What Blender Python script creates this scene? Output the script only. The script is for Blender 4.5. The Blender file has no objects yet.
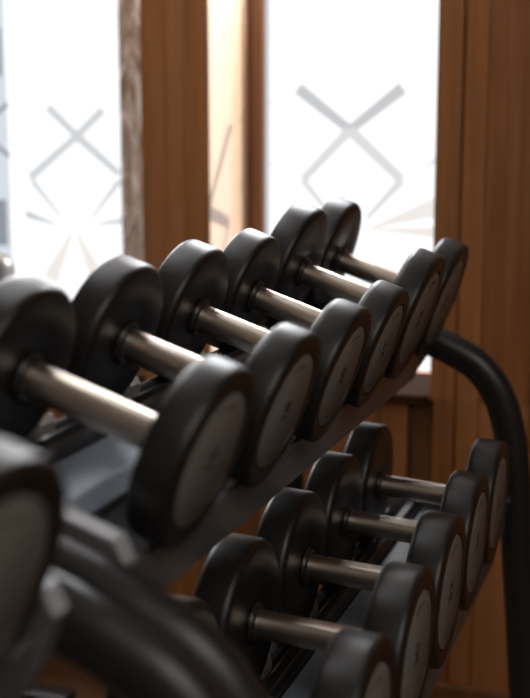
import bpy, bmesh, math, random
from mathutils import Vector, Matrix, Euler
random.seed(7)
scene = bpy.context.scene
COL = scene.collection

# ------------------------------------------------------------------ camera
CAM_Z = 1.30
cam_d = bpy.data.cameras.new('camera')
cam = bpy.data.objects.new('camera', cam_d); COL.objects.link(cam)
cam.location = (0, 0, CAM_Z)
YAW, PITCH = 0.33731, 0.17073
cam.rotation_euler = (math.pi/2 - PITCH, 0, YAW)
cam_d.sensor_fit = 'HORIZONTAL'; cam_d.sensor_width = 36.0
cam_d.lens = 36.0*1200/530
cam_d.clip_start = 0.02
cam_d.dof.use_dof = True
cam_d.dof.focus_distance = 1.66
cam_d.dof.aperture_fstop = 3.8
scene.camera = cam

# ------------------------------------------------------------------ sky, sun, added fill lights, exposure
world = bpy.data.worlds.new('overcast_sky'); scene.world = world
world.use_nodes = True
bg = world.node_tree.nodes['Background']
bg.inputs['Color'].default_value = (0.94, 0.97, 1.0, 1); bg.inputs['Strength'].default_value = 1.15

sun_d = bpy.data.lights.new('sun', 'SUN'); sun = bpy.data.objects.new('sun', sun_d); COL.objects.link(sun)
sun_d.energy = 36.0; sun_d.angle = math.radians(1.0); sun_d.color = (1.0, 0.97, 0.93)
sun.rotation_euler = Vector((-0.55, -0.62, -0.40)).to_track_quat('-Z', 'Y').to_euler()

def area(name, loc, target, sx, sy, power, color):
    l = bpy.data.lights.new(name, 'AREA'); o = bpy.data.objects.new(name, l); COL.objects.link(o)
    l.shape = 'RECTANGLE'; l.size = sx; l.size_y = sy; l.energy = power; l.color = color
    o.location = loc; o.rotation_euler = (Vector(target)-Vector(loc)).to_track_quat('-Z', 'Y').to_euler()
    return o
area('added_fill_lamp_light', (1.25, -0.9, 2.74), (1.25, -0.9, 0), 1.7, 2.4, 26, (1.0, 0.95, 0.89))  # unseen front fill, added to brighten the discs and front faces
area('added_fill_panel_light', (-0.95, 1.75, 2.74), (-0.95, 1.75, 0), 0.7, 1.3, 6, (0.96, 0.98, 1.0))  # unseen overhead fill, added to brighten the tops of the heads

vs = scene.view_settings
vs.view_transform = 'Standard'; vs.look = 'None'; vs.gamma = 1.0; vs.use_curve_mapping = False
vs.exposure = 0.0

# ------------------------------------------------------------------ material helpers
def new_mat(name):
    m = bpy.data.materials.new(name); m.use_nodes = True
    return m, m.node_tree, m.node_tree.nodes['Principled BSDF']
def mat_basic(name, col, rough=0.5, metal=0.0, spec=0.5, var=0.0, vscale=30.0, bump=0.0, bscale=400.0, coat=0.0):
    m, t, b = new_mat(name)
    b.inputs['Base Color'].default_value = (*col, 1); b.inputs['Roughness'].default_value = rough
    b.inputs['Metallic'].default_value = metal; b.inputs['Specular IOR Level'].default_value = spec
    b.inputs['Coat Weight'].default_value = coat
    tc = t.nodes.new('ShaderNodeTexCoord')
    if var:
        n = t.nodes.new('ShaderNodeTexNoise'); n.inputs['Scale'].default_value = vscale; n.inputs['Detail'].default_value = 4
        r = t.nodes.new('ShaderNodeMix'); r.data_type = 'RGBA'
        r.inputs[6].default_value = (*[c*(1-var) for c in col], 1); r.inputs[7].default_value = (*[min(1, c*(1+var)) for c in col], 1)
        t.links.new(tc.outputs['Object'], n.inputs['Vector']); t.links.new(n.outputs['Fac'], r.inputs[0]); t.links.new(r.outputs[2], b.inputs['Base Color'])
    if bump:
        n2 = t.nodes.new('ShaderNodeTexNoise'); n2.inputs['Scale'].default_value = bscale
        bp = t.nodes.new('ShaderNodeBump'); bp.inputs['Strength'].default_value = bump; bp.inputs['Distance'].default_value = 0.001
        t.links.new(tc.outputs['Object'], n2.inputs['Vector']); t.links.new(n2.outputs['Fac'], bp.inputs['Height']); t.links.new(bp.outputs['Normal'], b.inputs['Normal'])
    return m
def mat_wood(name, dark, light, rough=0.38, grain=(38, 38, 1.6), island=0.35, coat=0.0):
    m, t, b = new_mat(name)
    tc = t.nodes.new('ShaderNodeTexCoord'); mp = t.nodes.new('ShaderNodeMapping'); mp.inputs['Scale'].default_value = grain
    n = t.nodes.new('ShaderNodeTexNoise'); n.inputs['Scale'].default_value = 1.0; n.inputs['Detail'].default_value = 6; n.inputs['Roughness'].default_value = 0.62
    n.inputs['Distortion'].default_value = 0.6
    geo = t.nodes.new('ShaderNodeNewGeometry')
    mul = t.nodes.new('ShaderNodeMath'); mul.operation = 'MULTIPLY_ADD'; mul.inputs[1].default_value = island; mul.inputs[2].default_value = -island/2
    add = t.nodes.new('ShaderNodeMath'); add.operation = 'ADD'; add.use_clamp = True
    r = t.nodes.new('ShaderNodeValToRGB')
    r.color_ramp.elements[0].position = 0.28; r.color_ramp.elements[0].color = (*dark, 1)
    r.color_ramp.elements[1].position = 0.74; r.color_ramp.elements[1].color = (*light, 1)
    L = t.links.new
    L(tc.outputs['Object'], mp.inputs['Vector']); L(mp.outputs['Vector'], n.inputs['Vector'])
    L(geo.outputs['Random Per Island'], mul.inputs[0]); L(mul.outputs[0], add.inputs[0]); L(n.outputs['Fac'], add.inputs[1])
    L(add.outputs[0], r.inputs['Fac']); L(r.outputs['Color'], b.inputs['Base Color'])
    b.inputs['Roughness'].default_value = rough; b.inputs['Coat Weight'].default_value = coat; b.inputs['Coat Roughness'].default_value = 0.12
    return m

M = {}
M['wood'] = mat_wood('panel_wood', (0.27, 0.100, 0.031), (0.50, 0.205, 0.072))
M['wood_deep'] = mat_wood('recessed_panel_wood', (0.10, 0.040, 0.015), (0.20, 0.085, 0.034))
M['wood_frame'] = mat_wood('frame_wood', (0.15, 0.060, 0.022), (0.27, 0.115, 0.045), rough=0.32)
M['wood_reveal'] = mat_wood('varnished_reveal_wood', (0.52, 0.35, 0.23), (0.68, 0.52, 0.38), rough=0.30, island=0.0, coat=0.6)
M['sill'] = mat_wood('dark_sill_wood', (0.040, 0.015, 0.005), (0.070, 0.027, 0.009), rough=0.7)
M['sill'].node_tree.nodes['Principled BSDF'].inputs['Specular IOR Level'].default_value = 0.08
M['floor'] = mat_wood('floor_wood', (0.055, 0.025, 0.010), (0.12, 0.056, 0.024), rough=0.4, grain=(14, 1.2, 14), island=0.3)
M['plaster'] = mat_basic('ceiling_plaster', (0.40, 0.37, 0.33), 0.8, var=0.05, vscale=6)
M['beige'] = mat_basic('beige_plaster', (0.20, 0.165, 0.135), 0.8, var=0.06, vscale=5)
M['rubber'] = mat_basic('black_rubber', (0.0150, 0.0130, 0.0115), 0.39, spec=0.5, var=0.12, vscale=60, bump=0.03, bscale=900)
M['cap'] = mat_basic('grey_end_disc', (0.225, 0.214, 0.196), 0.55, spec=0.25, var=0.08, vscale=45)
M['groove'] = mat_basic('disc_groove', (0.012, 0.012, 0.013), 0.4)
M['digit'] = mat_basic('dark_print', (0.010, 0.0095, 0.009), 0.6, spec=0.15)
M['steel'] = mat_basic('satin_steel', (0.70, 0.60, 0.51), 0.34, metal=1.0, var=0.05, vscale=120)
M['glint_tab'] = mat_basic('glint_steel', (0.80, 0.78, 0.75), 0.34, metal=0.6)  # bright metal for the tabs that imitate light glints
M['trim'] = mat_basic('pale_sky_sheen', (0.42, 0.44, 0.47), 0.32, spec=0.6)  # pale colour imitates sky reflected on the end plate tops
M['collar'] = mat_basic('black_collar', (0.022, 0.020, 0.019), 0.35)
M['rack'] = mat_basic('charcoal_powder_coat', (0.13, 0.128, 0.137), 0.35, spec=0.6, var=0.06, vscale=40, bump=0.08, bscale=700)
M['tube'] = mat_basic('black_tube_coat', (0.020, 0.0195, 0.0195), 0.34, spec=0.5, var=0.08, vscale=30)
M['plate'] = mat_basic('blue_grey_shelf_plate', (0.28, 0.335, 0.42), 0.28, spec=0.6, var=0.05)
M['rail'] = mat_basic('black_rail', (0.014, 0.014, 0.015), 0.28)
M['mat'] = mat_basic('shade_black', (0.012, 0.012, 0.012), 0.75, spec=0.2)  # black stands in for the shade under the heads
M['vinyl'] = mat_basic('grey_vinyl', (0.16, 0.16, 0.16), 0.35, coat=0.3)

def mat_film(name, col, strength, transp):
    m = bpy.data.materials.new(name); m.use_nodes = True; t = m.node_tree
    t.nodes.remove(t.nodes['Principled BSDF']); out = t.nodes['Material Output']
    em = t.nodes.new('ShaderNodeEmission'); em.inputs['Color'].default_value = (*col, 1); em.inputs['Strength'].default_value = strength
    tr = t.nodes.new('ShaderNodeBsdfTransparent'); mx = t.nodes.new('ShaderNodeMixShader'); mx.inputs[0].default_value = 1-transp
    t.links.new(tr.outputs[0], mx.inputs[1]); t.links.new(em.outputs[0], mx.inputs[2]); t.links.new(mx.outputs[0], out.inputs['Surface'])
    return m
M['film'] = mat_film('frosted_film', (0.96, 0.98, 1.0), 1.25, 0.45)
M['clear'] = mat_film('clear_glass_line', (0.98, 0.985, 1.0), 0.60, 0.10)
M['clear_mid'] = mat_film('dim_clear_line', (0.96, 0.98, 1.0), 0.68, 0.10)
M['glow_pane'] = mat_film('added_glow_pane', (0.93, 0.96, 1.0), 20.0, 0.45)  # strong glow added above the view to put highlights on the heads
M['clear_soft'] = mat_film('pale_clear_line', (0.97, 0.97, 0.97), 0.76, 0.10)
M['clear_warm'] = mat_film('pale_warm_line', (1.0, 0.95, 0.91), 0.88, 0.10)
M['clear_margin'] = mat_film('clear_glass_margin', (0.86, 0.92, 1.0), 0.80, 0.10)
M['clear_dark'] = mat_film('clear_glass_dark', (0.85, 0.92, 1.0), 0.34, 0.05)

def mat_mottled():
    m, t, b = new_mat('mottled_glow_glass')
    tc = t.nodes.new('ShaderNodeTexCoord'); mp = t.nodes.new('ShaderNodeMapping'); mp.inputs['Scale'].default_value = (26, 10, 7)
    n = t.nodes.new('ShaderNodeTexNoise'); n.inputs['Scale'].default_value = 1; n.inputs['Detail'].default_value = 5; n.inputs['Distortion'].default_value = 2.2
    r = t.nodes.new('ShaderNodeValToRGB'); e = r.color_ramp.elements
    e[0].position = 0.36; e[0].color = (0.24, 0.17, 0.12, 1); e[1].position = 0.70; e[1].color = (0.95, 0.93, 0.92, 1)
    k = e.new(0.52); k.color = (0.45, 0.37, 0.31, 1)
    t.links.new(tc.outputs['Object'], mp.inputs['Vector']); t.links.new(mp.outputs[0], n.inputs['Vector'])
    t.links.new(n.outputs['Fac'], r.inputs['Fac']); t.links.new(r.outputs[0], b.inputs['Base Color'])
    b.inputs['Roughness'].default_value = 0.22
    t.links.new(r.outputs[0], b.inputs['Emission Color']); b.inputs['Emission Strength'].default_value = 0.22   # glow imitating daylight through obscured glass
    return m
M['mottled'] = mat_mottled()

# ------------------------------------------------------------------ mesh helpers
def finish(name, bm, mats, parent=None, smooth=True, angle=35, loc=None):
    bmesh.ops.recalc_face_normals(bm, faces=bm.faces[:])
    me = bpy.data.meshes.new(name)
    if smooth:
        for f in bm.faces: f.smooth = True
        ca = math.radians(angle)
        for e in bm.edges:
            if len(e.link_faces) == 2 and e.calc_face_angle(0) > ca: e.smooth = False
    bm.to_mesh(me); bm.free()
    for m in (mats if isinstance(mats, (list, tuple)) else [mats]): me.materials.append(m)
    o = bpy.data.objects.new(name, me); COL.objects.link(o)
    if parent: o.parent = parent
    if loc is not None: o.location = loc
    return o
def add_box(bm, x0, x1, y0, y1, z0, z1, bevel=0.0, mat=0, seg=2):
    g = bmesh.ops.create_cube(bm, size=1.0)
    bmesh.ops.transform(bm, matrix=Matrix.Translation(((x0+x1)/2, (y0+y1)/2, (z0+z1)/2)) @ Matrix.Diagonal((x1-x0, y1-y0, z1-z0, 1)), verts=g['verts'])
    fs = set(f for v in g['verts'] for f in v.link_faces)
    for f in fs: f.material_index = mat
    if bevel:
        es = list(set(e for v in g['verts'] for e in v.link_edges))
        bmesh.ops.bevel(bm, geom=es, offset=bevel, segments=seg, affect='EDGES', profile=0.5)
def add_lathe_x(bm, prof, segs=72, mats=None, close=True):
    """revolve (x, r) points about the local X axis; points with r == 0 become poles."""
    rings = []
    for (x, r) in prof:
        if r <= 1e-7: rings.append([bm.verts.new((x, 0, 0))])
        else: rings.append([bm.verts.new((x, r*math.cos(2*math.pi*k/segs), r*math.sin(2*math.pi*k/segs))) for k in range(segs)])
    for i in range(len(rings)-1):
        a, b = rings[i], rings[i+1]; mi = mats[i] if mats else 0
        for k in range(segs):
            k2 = (k+1) % segs
            if len(a) == 1 and len(b) == 1: continue
            if len(a) == 1: f = bm.faces.new((a[0], b[k], b[k2]))
            elif len(b) == 1: f = bm.faces.new((a[k], a[k2], b[0]))
            else: f = bm.faces.new((a[k], a[k2], b[k2], b[k]))
            f.material_index = mi
def add_tube(bm, pts, rad, segs=24, mat=0, flat=1.0):
    pts = [Vector(p) for p in pts]; rings = []
    up = Vector((0, 1, 0))
    for i, p in enumerate(pts):
        d = (pts[min(i+1, len(pts)-1)] - pts[max(i-1, 0)]).normalized()
        s = d.cross(up)
        if s.length < 1e-4: s = d.cross(Vector((1, 0, 0)))
        s.normalize(); u = s.cross(d).normalized()
        rings.append([bm.verts.new(p + rad*(flat*math.cos(2*math.pi*k/segs)*s + math.sin(2*math.pi*k/segs)*u)) for k in range(segs)])
    for a, b in zip(rings, rings[1:]):
        for k in range(segs): bm.faces.new((a[k], a[(k+1) % segs], b[(k+1) % segs], b[k])).material_index = mat
    for r in (rings[0], rings[-1]): bm.faces.new(r).material_index = mat
def add_prism_y(bm, poly, y0, y1, mat=0, bevel=0.0):
    a = [bm.verts.new((p[0], y0, p[1])) for p in poly]; b = [bm.verts.new((p[0], y1, p[1])) for p in poly]
    n = len(poly); fs = [bm.faces.new(a), bm.faces.new(b[::-1])]
    for k in range(n): fs.append(bm.faces.new((a[k], b[k], b[(k+1) % n], a[(k+1) % n])))
    for f in fs: f.material_index = mat
    if bevel:
        bmesh.ops.bevel(bm, geom=list(set(e for f in fs for e in f.edges)), offset=bevel, segments=2, affect='EDGES', profile=0.5)
def spline(pts, n=10):
    pts = [Vector(p) for p in pts]; out = []
    P = [pts[0]*2-pts[1]] + pts + [pts[-1]*2-pts[-2]]
    for i in range(1, len(P)-2):
        for k in range(n):
            t = k/n; a, b, c, d = P[i-1], P[i], P[i+1], P[i+2]
            out.append(0.5*((2*b) + (c-a)*t + (2*a-5*b+4*c-d)*t*t + (3*b-a-3*c+d)*t**3))
    out.append(pts[-1]); return out
def empty(name, loc, rot=(0, 0, 0), **props):
    o = bpy.data.objects.new(name, None); COL.objects.link(o); o.location = loc; o.rotation_euler = rot; o.empty_display_size = 0.05
    for k, v in props.items(): o[k] = v
    return o
def kids(o): return [c for c in bpy.data.objects if c.parent == o]
def copy_tree(o, parent=None):
    c = o.copy(); COL.objects.link(c); c.parent = parent
    for ch in kids(o):
        if ch.name != c.name: copy_tree(ch, c)
    return c
def struct(o): o['kind'] = 'structure'; return o

# ------------------------------------------------------------------ the room
YF, YG = 2.60, 2.87            # front of the panelled wall, plane of the glazing
XL, XR, YB, HC = -2.9, 2.2, -2.4, 2.80
SILL, HEAD = 0.742, 2.55
W2 = (-1.052, -0.5235)          # right window opening
W1 = (-2.45, -1.224)           # left window opening

bm = bmesh.new(); add_box(bm, XL-0.1, XR+0.1, YB-0.1, YG+0.2, -0.08, 0.0); struct(finish('floor', bm, M['floor'], smooth=False))
bm = bmesh.new(); add_box(bm, XL-0.1, XR+0.1, YB-0.1, YG+0.2, HC, HC+0.08); struct(finish('ceiling', bm, M['plaster'], smooth=False))
bm = bmesh.new(); add_box(bm, XL-0.1, XL, YB, YG+0.2, 0, HC); struct(finish('wall_left', bm, M['beige'], smooth=False))
bm = bmesh.new(); add_box(bm, XL-0.1, XR+0.1, YB-0.1, YB, 0, HC); struct(finish('wall_front', bm, M['beige'], smooth=False))
bm = bmesh.new()
y = YB
while y < YF-0.01:
    y2 = min(y+0.25, YF); add_box(bm, XR, XR+0.1, y, y2, 0, HC, bevel=0.004); y = y2
struct(finish('wall_right', bm, M['beige'], smooth=False))

bm = bmesh.new()
def boards(edges, z0, z1, y0=YF, y1=YG+0.10, setbacks=None):
    for i, (a, b) in enumerate(zip(edges, edges[1:])):
        s = (setbacks or {}).get(i, 0.0)
        add_box(bm, a+0.0011, b-0.0011, y0+s, y0+0.045, z0, z1, bevel=0.0025)
    add_box(bm, edges[0], edges[-1], y0+0.040, y1, z0, z1)
# full-height boards right of the right window, the pier between the windows, left of the left window
boards([-0.5235, -0.4665, -0.412, -0.300, -0.190, -0.075, 0.04, 0.16, 0.30, 0.5, 0.7, 0.9, 1.1, 1.3, 1.5, 1.7, 1.9, 2.1, XR], SILL-0.012, HC, setbacks={1: 0.010, 4: 0.005})
boards([-1.224, -1.158, -1.109, -1.052], SILL-0.012, HC, setbacks={0: 0.008, 1: 0.003})
boards([XL, -2.68, W1[0]], SILL-0.012, HC)
# wainscot below the sill line: stiles and one narrow recessed field per bay
low = [XL, -2.68, -2.45]; x = -2.45
while x < -1.30: low += [x+0.20]; x += 0.20
low += [-1.215, -1.12, -1.052, -0.93, -0.81, -0.70, -0.635, -0.571]
boards(low, 0, SILL-0.012)
boards([-0.514, -0.4665, -0.412, -0.300, -0.190, -0.075, 0.04, 0.16, 0.30, 0.5, 0.7, 0.9, 1.1, 1.3, 1.5, 1.7, 1.9, 2.1, XR], 0, SILL-0.012, setbacks={1: 0.010, 4: 0.005})
# heads above the openings
boards([W1[0], -2.2, -1.9, -1.6, -1.4, W1[1]], HEAD, HC)
boards([W2[0], -0.9, -0.7, W2[1]], HEAD, HC)
struct(finish('wall_back', bm, M['wood'], smooth=False))
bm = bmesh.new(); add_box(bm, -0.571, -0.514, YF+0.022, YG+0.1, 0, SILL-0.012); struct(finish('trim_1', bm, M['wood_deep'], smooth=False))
bm = bmesh.new(); add_box(bm, XL, XR, YF-0.016, YF+0.002, 0, 0.066, bevel=0.004); struct(finish('baseboard_back', bm, M['wood_frame'], smooth=False))
bm = bmesh.new(); add_box(bm, W2[0]-0.004, W2[0], YF+0.003, YG, SILL, HEAD)
bmesh.ops.translate(bm, verts=bm.verts[:], vec=(0.004, 0, 0)); struct(finish('trim_2', bm, M['wood_reveal'], smooth=False))
bm = bmesh.new(); add_box(bm, W2[0], W2[1], YF-0.010, YG, SILL-0.022, SILL, bevel=0.003); struct(finish('trim_3', bm, M['sill'], smooth=False))
bm = bmesh.new(); add_box(bm, W1[0], W1[1], YF-0.010, YG, SILL-0.022, SILL, bevel=0.003); struct(finish('trim_4', bm, M['sill'], smooth=False))

def bar(bm, p, q, w0, w1, y, th=0.0012):
    """a flat line of the etched pattern from p to q (x, z), width tapering w0 -> w1"""
    p, q = Vector((p[0], p[1])), Vector((q[0], q[1])); d = (q-p).normalized(); n = Vector((-d.y, d.x))
    poly = [p+n*w0/2, q+n*w1/2, q-n*w1/2, p-n*w0/2]
    add_prism_y(bm, [(v.x, v.y) for v in poly], y, y-th)

def window(name, x0, x1, frame_l, frame_r):
    bm = bmesh.new()
    add_box(bm, x0, x0+frame_l, YG-0.012, YG+0.05, SILL, HEAD, bevel=0.003)
    add_box(bm, x1-frame_r, x1, YG-0.012, YG+0.05, SILL, HEAD, bevel=0.003)
    add_box(bm, x0+frame_l, x1-frame_r, YG-0.012, YG+0.05, HEAD-0.045, HEAD, bevel=0.003)
    root = struct(finish(name, bm, M['wood_frame'], smooth=False))
    bm = bmesh.new(); add_box(bm, x0+frame_l, x1-frame_r, YG+0.010, YG+0.016, SILL, FILM_TOP)
    finish('frosted_pane', bm, M['film'], root, smooth=False)
    bm = bmesh.new(); add_box(bm, x0+frame_l, x1-frame_r, YG+0.010, YG+0.016, FILM_TOP+0.002, HEAD-0.045)
    finish('added_upper_glow', bm, M['glow_pane'], root, smooth=False)  # added glowing pane, brighter than the film, for head highlights
    return root
FILM_TOP = 1.68            # frosted film up to here, added glowing pane above it, out of view
YP = YG+0.0095
w2 = window('window_2', W2[0]+0.0045, W2[1], 0.0405, 0.012)
bm = bmesh.new()
bar(bm, (-0.924, 1.431), (-0.790, 1.329), 0.031, 0.024, YP); bar(bm, (-0.660, 1.428), (-0.790, 1.329), 0.031, 0.024, YP-0.0002)
finish('pattern_line', bm, M['clear'], w2, smooth=False)
bm = bmesh.new()
bar(bm, (-0.790, 1.329), (-0.910, 1.207), 0.026, 0.022, YP-0.0004); bar(bm, (-0.790, 1.329), (-0.658, 1.209), 0.029, 0.026, YP-0.0006)
bar(bm, (-0.658, 1.209), (-0.745, 1.115), 0.022, 0.012, YP); bar(bm, (-0.910, 1.207), (-0.840, 1.125), 0.018, 0.012, YP)
bar(bm, (-0.570, 1.263), (-0.612, 1.232), 0.010, 0.006, YP); bar(bm, (-1.006, 1.391), (-0.975, 1.405), 0.008, 0.004, YP); bar(bm, (-1.006, 1.251), (-0.975, 1.24), 0.008, 0.004, YP)
finish('pattern_line', bm, M['clear_soft'], w2, smooth=False)
bm = bmesh.new()
bar(bm, (-0.735, 1.092), (-0.560, 1.150), 0.006, 0.050, YP); bar(bm, (-0.735, 1.088), (-0.560, 1.085), 0.004, 0.030, YP-0.0002)
finish('pattern_line', bm, M['clear_warm'], w2, smooth=False)
bm = bmesh.new(); add_box(bm, -1.0070, -0.9955, YP-0.0012, YP, SILL, HEAD-0.045); finish('clear_margin', bm, M['clear_margin'], w2, smooth=False)

w1 = window('window_1', W1[0], W1[1], 0.05, 0.012)
bm = bmesh.new()
bar(bm, (-1.622, 1.392), (-1.537, 1.316), 0.024, 0.021, YP); bar(bm, (-1.459, 1.383), (-1.537, 1.316), 0.024, 0.021, YP-0.0002)
bar(bm, (-1.537, 1.316), (-1.683, 1.204), 0.021, 0.025, YP-0.0004); bar(bm, (-1.537, 1.316), (-1.415, 1.217), 0.025, 0.021, YP-0.0006)
bar(bm, (-1.675, 1.196), (-1.590, 1.100), 0.018, 0.008, YP); bar(bm, (-1.415, 1.200), (-1.500, 1.100), 0.018, 0.008, YP)
bar(bm, (-1.408, 1.095), (-1.490, 1.084), 0.018, 0.006, YP-0.0002)
finish('pattern_line', bm, M['clear_mid'], w1, smooth=False)
bm = bmesh.new(); bar(bm, (-1.700, 1.108), (-1.605, 1.080), 0.022, 0.006, YP); finish('pattern_line', bm, M['clear'], w1, smooth=False)
bm = bmesh.new()
bar(bm, (-1.630, 0.930), (-1.560, 1.060), 0.050, 0.012, YP); bar(bm, (-1.480, 0.930), (-1.545, 1.060), 0.050, 0.012, YP)
finish('pattern_line', bm, M['clear_warm'], w1, smooth=False)
bm = bmesh.new(); add_box(bm, -1.800, -1.745, YP-0.0012, YP, SILL, HEAD-0.045); finish('clear_margin', bm, M['clear_margin'], w1, smooth=False)
bm = bmesh.new()
for z0, z1 in ((1.475, 1.60), (1.02, 1.145)): add_box(bm, -1.800, -1.757, YP-0.0024, YP-0.0014, z0, z1)
bar(bm, (-1.742, 1.402), (-1.795, 1.365), 0.012, 0.012, YP-0.0014); bar(bm, (-1.742, 1.262), (-1.795, 1.300), 0.012, 0.012, YP-0.0014)
finish('pattern_line', bm, M['clear_dark'], w1, smooth=False)
bm = bmesh.new(); add_box(bm, -1.402, -1.228, YG-0.010, YG+0.006, SILL, HEAD-0.046, bevel=0.002)
finish('mottled_side_strip', bm, M['mottled'], w1, smooth=False)

# bodies of the added, unseen fill lamps (their light is the area lights above)
def mat_emit(name, col, s):
    m, t, b = new_mat(name); b.inputs['Emission Color'].default_value = (*col, 1); b.inputs['Emission Strength'].default_value = s; return m
for nm, lab, x, y, a, b, col in (('added_fill_lamp', 'wide warm fill lamp added out of view over the gym floor', 1.25, -0.9, 0.85, 1.2, (1.0, 0.91, 0.82)),
                                  ('added_fill_panel', 'long cool white fill panel added out of view above the dumbbell rack', -0.95, 1.75, 0.35, 0.65, (0.96, 0.98, 1.0))):
    cl = empty(nm, (x, y, HC), label=lab, category='lamp')
    bm = bmesh.new(); add_box(bm, -a-0.04, a+0.04, -b-0.04, b+0.04, -0.03, -0.001, bevel=0.004); finish('housing', bm, M['plaster'], cl, smooth=False)
    bm = bmesh.new(); add_box(bm, -a, a, -b, b, -0.038, -0.0305); finish('diffuser', bm, mat_emit('fill_lamp_diffuser', col, 1.0), cl, smooth=False)

# ------------------------------------------------------------------ the racks
S = 0.9
def tier(cx, cy, cz, t, R):
    return dict(c=Vector((cx, cy, cz)), t=t, a=Vector((math.cos(t), 0, -math.sin(t))), n=Vector((math.sin(t), 0, math.cos(t))), R=R)
UP = tier(-0.50590, 0.97979, 1.05352, 0.33512, 0.100*S)
LO = tier(-0.39390, 1.30788, 0.71501, 0.05828, 0.11465*S)
STEP = 0.235755*S
Y0, Y1 = UP['c'].y-0.125*S, UP['c'].y + 5*STEP + 0.132*S        # ends of the far rack's shelves
TY0, TY1 = UP['c'].y-0.158*S, UP['c'].y+5*STEP+0.171*S            # planes of its two end frames
TUBE_R = 0.028*S

def xz(T, u, n):       # shelf section coordinates -> x, z
    p = T['c'] + T['a']*u*S + T['n']*(n*S - T['R']); return (p.x, p.z)

rack = empty('dumbbell_rack', (-0.45, (Y0+Y1)/2, 0), category='rack', label='charcoal two-tier dumbbell rack standing in front of the panelled wall')
RL = rack.location.copy()
def rfin(name, bm, mat, parent, **k):
    bmesh.ops.translate(bm, verts=bm.verts[:], vec=-RL); return finish(name, bm, mat, parent, **k)

def build_shelf(T, name, lip, gaps):
    bm = bmesh.new()
    sec = [(-0.118, -0.045), (-0.118, -0.002), (-0.116, -0.0004), (-0.112, -0.0004), (-0.110, -0.002), (-0.110, -0.020), (0.104, -0.020), (0.104, -0.002), (0.106, -0.0004), (0.111, -0.0004), (0.113, -0.002), (0.113, -lip), (0.109, -lip), (0.109, -0.025), (-0.114, -0.025), (-0.114, -0.045)]
    add_prism_y(bm, [xz(T, *p) for p in sec], Y0, Y1)
    sh = rfin(name, bm, M['rack'], rack, smooth=False)
    bm = bmesh.new()
    add_prism_y(bm, [xz(T, *p) for p in ((-0.046, -0.021), (-0.046, 0.009), (0.006, 0.009), (0.011, 0.0075), (0.026, -0.006), (0.026, -0.021))], Y0+0.002, Y1-0.002)
    rfin('channel_cover', bm, M['plate'], sh, smooth=False)
    bm = bmesh.new()
    add_prism_y(bm, [xz(T, *p) for p in ((0.0265, -0.0205), (0.0265, -0.016), (0.1035, -0.016), (0.1035, -0.0205))], Y0+0.002, Y1-0.002)
    rfin('shade_sheet', bm, M['mat'], sh, smooth=False)  # dark sheet painting the shade under the front heads
    bm = bmesh.new()
    add_prism_y(bm, [xz(T, *p) for p in ((-0.1095, -0.0205), (-0.1095, -0.016), (-0.0785, -0.016), (-0.0785, -0.0205))], Y0+0.002, Y1-0.002)
    rfin('shade_sheet', bm, M['mat'], sh, smooth=False)  # dark sheet painting the shade under the back heads
    for yy in gaps:                      # added bright tabs imitating glints on the back edge, one per dumbbell gap
        bm = bmesh.new()
        add_prism_y(bm, [xz(T, *p) for p in ((-0.122, -0.03), (-0.122, 0.004), (-0.113, 0.018), (-0.106, 0.010), (-0.1015, -0.004), (-0.1015, -0.019), (-0.1095, -0.019), (-0.1095, 0.0), (-0.1185, 0.0), (-0.1185, -0.03))], yy-0.016, yy+0.016, bevel=0.0008)
        rfin('glint_tab', bm, M['glint_tab'], sh, smooth=False)
    bm = bmesh.new()
    add_prism_y(bm, [xz(T, *p) for p in ((-0.078, -0.021), (-0.078, 0.020), (-0.070, 0.028), (-0.056, 0.028), (-0.048, 0.020), (-0.048, -0.021))], Y0+0.002, Y1-0.002, bevel=0.0015)
    rfin('back_rail', bm, M['rail'], sh, smooth=False)
    for ya, yb in ((Y0-0.004, Y0), (Y1, Y1+0.004)):
        bm = bmesh.new()
        add_prism_y(bm, [xz(T, *p) for p in ((-0.122, -0.05), (-0.122, 0.022), (-0.11, 0.042), (0.106, 0.042), (0.122, 0.026), (0.122, -0.022), (0.112, -lip*0.8), (0.09, -lip-0.002))], ya-(0.006 if ya < Y0 else 0.010), yb+(0.006 if ya >= Y1 else 0.010), bevel=0.0012)
        rfin('end_plate', bm, M['rack'], sh, smooth=False)
        bm = bmesh.new()
        add_prism_y(bm, [xz(T, *p) for p in ((-0.108, 0.0415), (-0.108, 0.0445), (0.106, 0.0445), (0.1235, 0.027), (0.1215, 0.025), (0.105, 0.0415))], ya-(0.007 if ya < Y0 else 0.011), yb+(0.007 if ya >= Y1 else 0.011), bevel=0.0006)
        rfin('end_sheen', bm, M['trim'], sh, smooth=False)  # added pale strip imitating sky sheen on the end plate
    return sh
build_shelf(UP, 'shelf', 0.079, [UP['c'].y+(i+0.5)*STEP for i in range(5)])
build_shelf(LO, 'shelf', 0.078, [LO['c'].y+(i-0.5)*STEP for i in range(4)])

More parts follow.
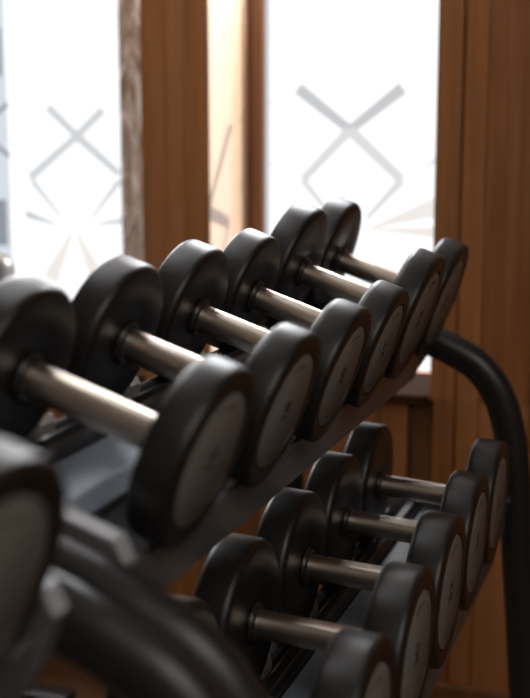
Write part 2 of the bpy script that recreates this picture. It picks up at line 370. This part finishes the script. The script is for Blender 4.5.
def frame_profile(Y):
    front = [(-0.900, -0.265), (-0.75, -0.3115), (-0.62, -0.357), (-0.52, -0.393), (-0.477, -0.410), (-0.443, -0.425), (-0.390, -0.456), (-0.348, -0.510), (-0.323, -0.584), (-0.308, -0.688), (-0.295, -0.860), (-0.278, -1.056)]
    pts = [(x*S, Y, z*S+CAM_Z) for x, z in front[1:]]
    pts.append((-0.247*S, Y, 0.022))
    rear = [(-0.80*S, Y, 0.022), (-0.80*S, Y, 0.55), (-0.80*S, Y, 0.90), (-0.797*S, Y, 0.975), (-0.785*S, Y, 1.008)]
    return spline(rear + pts, 8)
for Y in (TY0, TY1):
    bm = bmesh.new(); add_tube(bm, frame_profile(Y), TUBE_R, flat=1.2); rfin('end_frame', bm, M['tube'], rack, angle=60)
for Y in (TY0, TY1):
    bm = bmesh.new(); add_box(bm, -0.80*S-0.06, -0.247*S+0.07, Y-0.024, Y+0.024, 0.001, 0.024, bevel=0.006); rfin('foot', bm, M['tube'], rack)
for Y, s in ((TY0, 1), (TY1, -1)):
    bm = bmesh.new()   # bolt head where the lower shelf meets the front upright
    g = bmesh.ops.create_uvsphere(bm, u_segments=16, v_segments=8, radius=0.011)
    bmesh.ops.translate(bm, verts=g['verts'], vec=(-0.318*S, Y+s*0.026, 0.645)); rfin('bolt', bm, M['tube'], rack)
for zc in (0.30,):
    bm = bmesh.new(); add_box(bm, -0.80*S-0.018, -0.80*S+0.018, TY0+0.02, TY1-0.02, zc-0.03, zc+0.03, bevel=0.004); rfin('cross_bar', bm, M['tube'], rack)

near = copy_tree(rack)
SHIFT = TY0 - 2*TUBE_R - 0.003 - TY1
near.location.y += SHIFT
near['label'] = 'dumbbell rack nearest the lens, out of focus, cut off at the lower left'
rack['group'] = near['group'] = 'two-tier dumbbell racks'

# ------------------------------------------------------------------ weight bench beside the left window
bench = empty('weight_bench', (-1.488, 2.16, 0), category='bench', label='grey padded upright bench by the left window, only its rounded top corner in view')
def pad(name, x0, x1, y0, y1, z0, z1, rot=0.0, pivot=(0, 0, 0)):
    bm = bmesh.new(); add_box(bm, x0, x1, y0, y1, z0, z1, bevel=min(x1-x0, y1-y0, z1-z0)*0.48, seg=6)
    if rot: bmesh.ops.rotate(bm, verts=bm.verts[:], cent=pivot, matrix=Matrix.Rotation(rot, 3, 'X'))
    return finish(name, bm, M['vinyl'], bench, angle=60)
pad('backrest', -0.14, 0.14, -0.045, 0.045, 0.47, 1.078, rot=math.radians(-6), pivot=(0, 0, 0.47))
pad('seat', -0.14, 0.14, -0.46, -0.07, 0.40, 0.47)
bm = bmesh.new(); add_tube(bm, [(0, 0.045, 0.03), (0, 0.045, 0.45), (0, 0.085, 0.62), (0, 0.11, 0.80)], 0.022, 16); finish('post', bm, M['tube'], bench, angle=60)
bm = bmesh.new(); add_tube(bm, [(0, -0.30, 0.03), (0, -0.30, 0.41)], 0.022, 16); finish('post', bm, M['tube'], bench, angle=60)
bm = bmesh.new(); add_box(bm, -0.03, 0.03, -0.45, 0.17, 0.03, 0.07, bevel=0.006); finish('base_beam', bm, M['tube'], bench)
for yy in (-0.43, 0.15):
    bm = bmesh.new(); add_box(bm, -0.20, 0.20, yy-0.03, yy+0.03, 0.001, 0.04, bevel=0.008); finish('foot', bm, M['tube'], bench)

# ------------------------------------------------------------------ dumbbells
def text_polys(txt, size):
    cu = bpy.data.curves.new('t', 'FONT'); cu.body = txt; cu.size = size; cu.align_x = 'CENTER'; cu.align_y = 'CENTER'; cu.resolution_u = 3; cu.offset = size*0.022
    ob = bpy.data.objects.new('t', cu); COL.objects.link(ob)
    dg = bpy.context.evaluated_depsgraph_get(); dg.update()
    me = bpy.data.meshes.new_from_object(ob.evaluated_get(dg))
    bpy.data.objects.remove(ob); bpy.data.curves.remove(cu)
    return me

def make_dumbbell(R, G, T, lab, txt):
    """local X is the handle axis, +X the front end, origin where the heads touch the shelf"""
    root = empty('dumbbell', (0, 0, 0))
    r = R
    for s in (1, -1):
        prof = [(0.0015, 0.018), (0.0015, 0.030), (0.0, 0.034), (0.0, r*0.90), (0.0008, r*0.945), (0.0028, r*0.975), (0.006, r*0.994), (0.010, r),
                (T-0.0085, r), (T-0.0045, r*0.994), (T-0.0018, r*0.977), (T-0.0004, r*0.952), (T, r*0.925), (T, r*0.89), (T-0.0006, r*(lab+0.035)), (T-0.004, r*(lab+0.02)), (T-0.004, 0.018)]
        mats = [0]*len(prof)
        bm = bmesh.new(); add_lathe_x(bm, [(G+x, q) for x, q in prof], 80)
        if s < 0: bmesh.ops.rotate(bm, verts=bm.verts[:], cent=(0, 0, 0), matrix=Matrix.Rotation(math.pi, 3, 'Z'))
        bmesh.ops.translate(bm, verts=bm.verts[:], vec=(0, 0, R))
        h = finish('head', bm, M['rubber'], root, angle=40)
        bm = bmesh.new()
        rl = r*lab
        add_lathe_x(bm, [(T-0.0060, 0), (T-0.0060, rl), (T-0.0014, rl), (T-0.0008, rl-0.0008), (T-0.0008, 0)], 80)
        bmesh.ops.translate(bm, verts=bm.verts[:], vec=(G, 0, 0))
        # printed weight, reading up the disc, and a short arc of print near the rim
        me = text_polys(txt, rl*0.40)
        xo = G+T-0.0006
        vm = [bm.verts.new((xo, -v.co.y, v.co.x)) for v in me.vertices]
        for p in me.polygons:
            try: bm.faces.new([vm[i] for i in p.vertices]).material_index = 1
            except ValueError: pass
        bpy.data.meshes.remove(me)
        for a0, a1, ra, rb in ((68, 112, 0.78, 0.84), (250, 290, 0.79, 0.84)):
            ks = [math.radians(a0+(a1-a0)*i/10) for i in range(11)]
            for i in range(0, 10, 2):
                q = [(ra, ks[i]), (rb, ks[i]), (rb, ks[i+1]), (ra, ks[i+1])]
                bm.faces.new([bm.verts.new((xo, -rl*e*math.cos(k), rl*e*math.sin(k))) for e, k in q]).material_index = 1
        if s < 0: bmesh.ops.rotate(bm, verts=bm.verts[:], cent=(0, 0, 0), matrix=Matrix.Rotation(math.pi, 3, 'Z'))
        bmesh.ops.translate(bm, verts=bm.verts[:], vec=(0, 0, R))
        c = finish('end_disc', bm, [M['cap'], M['digit']], h, angle=40); c['label'] = 'grey printed end disc'
        bm = bmesh.new()
        add_lathe_x(bm, [(G-0.007, 0.0180), (G-0.007, 0.0215), (G-0.0055, 0.0232), (G-0.002, 0.0236), (G-0.0002, 0.0250), (G-0.0002, 0.0180)], 40)
        if s < 0: bmesh.ops.rotate(bm, verts=bm.verts[:], cent=(0, 0, 0), matrix=Matrix.Rotation(math.pi, 3, 'Z'))
        bmesh.ops.translate(bm, verts=bm.verts[:], vec=(0, 0, R))
        finish('collar', bm, M['collar'], root, angle=40)
    bm = bmesh.new(); hr = 0.0178
    add_lathe_x(bm, [(-G-0.010, 0), (-G-0.010, hr), (-G*0.6, hr), (0, hr+0.0002), (G*0.6, hr), (G+0.010, hr), (G+0.010, 0)], 48)
    bmesh.ops.translate(bm, verts=bm.verts[:], vec=(0, 0, R))
    hd = finish('handle', bm, M['steel'], root, angle=40); hd['label'] = 'satin steel handle'
    return root

def place(o, T, y, R, label, group, up=0.0005):
    p = T['c'] + T['n']*(up - T['R']) - T['a']*0.0022; o.location = (p.x, y, p.z); o.rotation_euler = (0, T['t'], 0)
    o['label'] = label; o['category'] = 'dumbbell'; o['group'] = group
GU, TU, GL, TL = 0.0880*S, 0.0455*S, 0.0852*S, 0.0560*S
gU, gL = 'round-headed dumbbells on the upper shelf', 'round-headed dumbbells on the lower shelf'
u_lab = ['black dumbbell on the upper shelf right beside the pair of near end tubes',
         'second black dumbbell past the near end tubes on the upper shelf',
         'third black dumbbell past the near end tubes on the upper shelf',
         'black dumbbell just before the two larger ones on the upper shelf',
         'first of the two larger upper-shelf dumbbells, second from the far end frame',
         'larger dumbbell at the far end of the upper shelf, beside the curved tube']
RB = 0.1162*S
for i in range(6):
    big = i > 3
    d = make_dumbbell(RB if big else UP['R'], GU, [0.0455, 0.0468, 0.0500, 0.0510, 0.0510, 0.0515][i]*S, 0.735, ['16', '18', '20', '22', '24', '26'][i])
    place(d, UP, UP['c'].y+i*STEP, None, u_lab[i], gU, 0.0005)
d = make_dumbbell(0.108*S, GU, TU, 0.735, '14')
place(d, UP, UP['c'].y-0.424*S, None, 'blurred dumbbell head on the near rack, cut off at the left edge', 'dumbbells on the near rack', 0.0005)
l_lab = ['nearest dumbbell on the lower shelf, its back head half hidden by the tubes',
         'second lower-shelf dumbbell from the near end tubes',
         'middle dumbbell of the five on the lower shelf',
         'fourth lower-shelf dumbbell from the near end tubes',
         'last lower-shelf dumbbell, beside the far upright tube']
for i in range(5):
    d = make_dumbbell(LO['R'], GL, TL, 0.735, ['28', '30', '32', '34', '36'][i])
    place(d, LO, LO['c'].y+(i-1)*STEP, None, l_lab[i], gL, 0.0005)
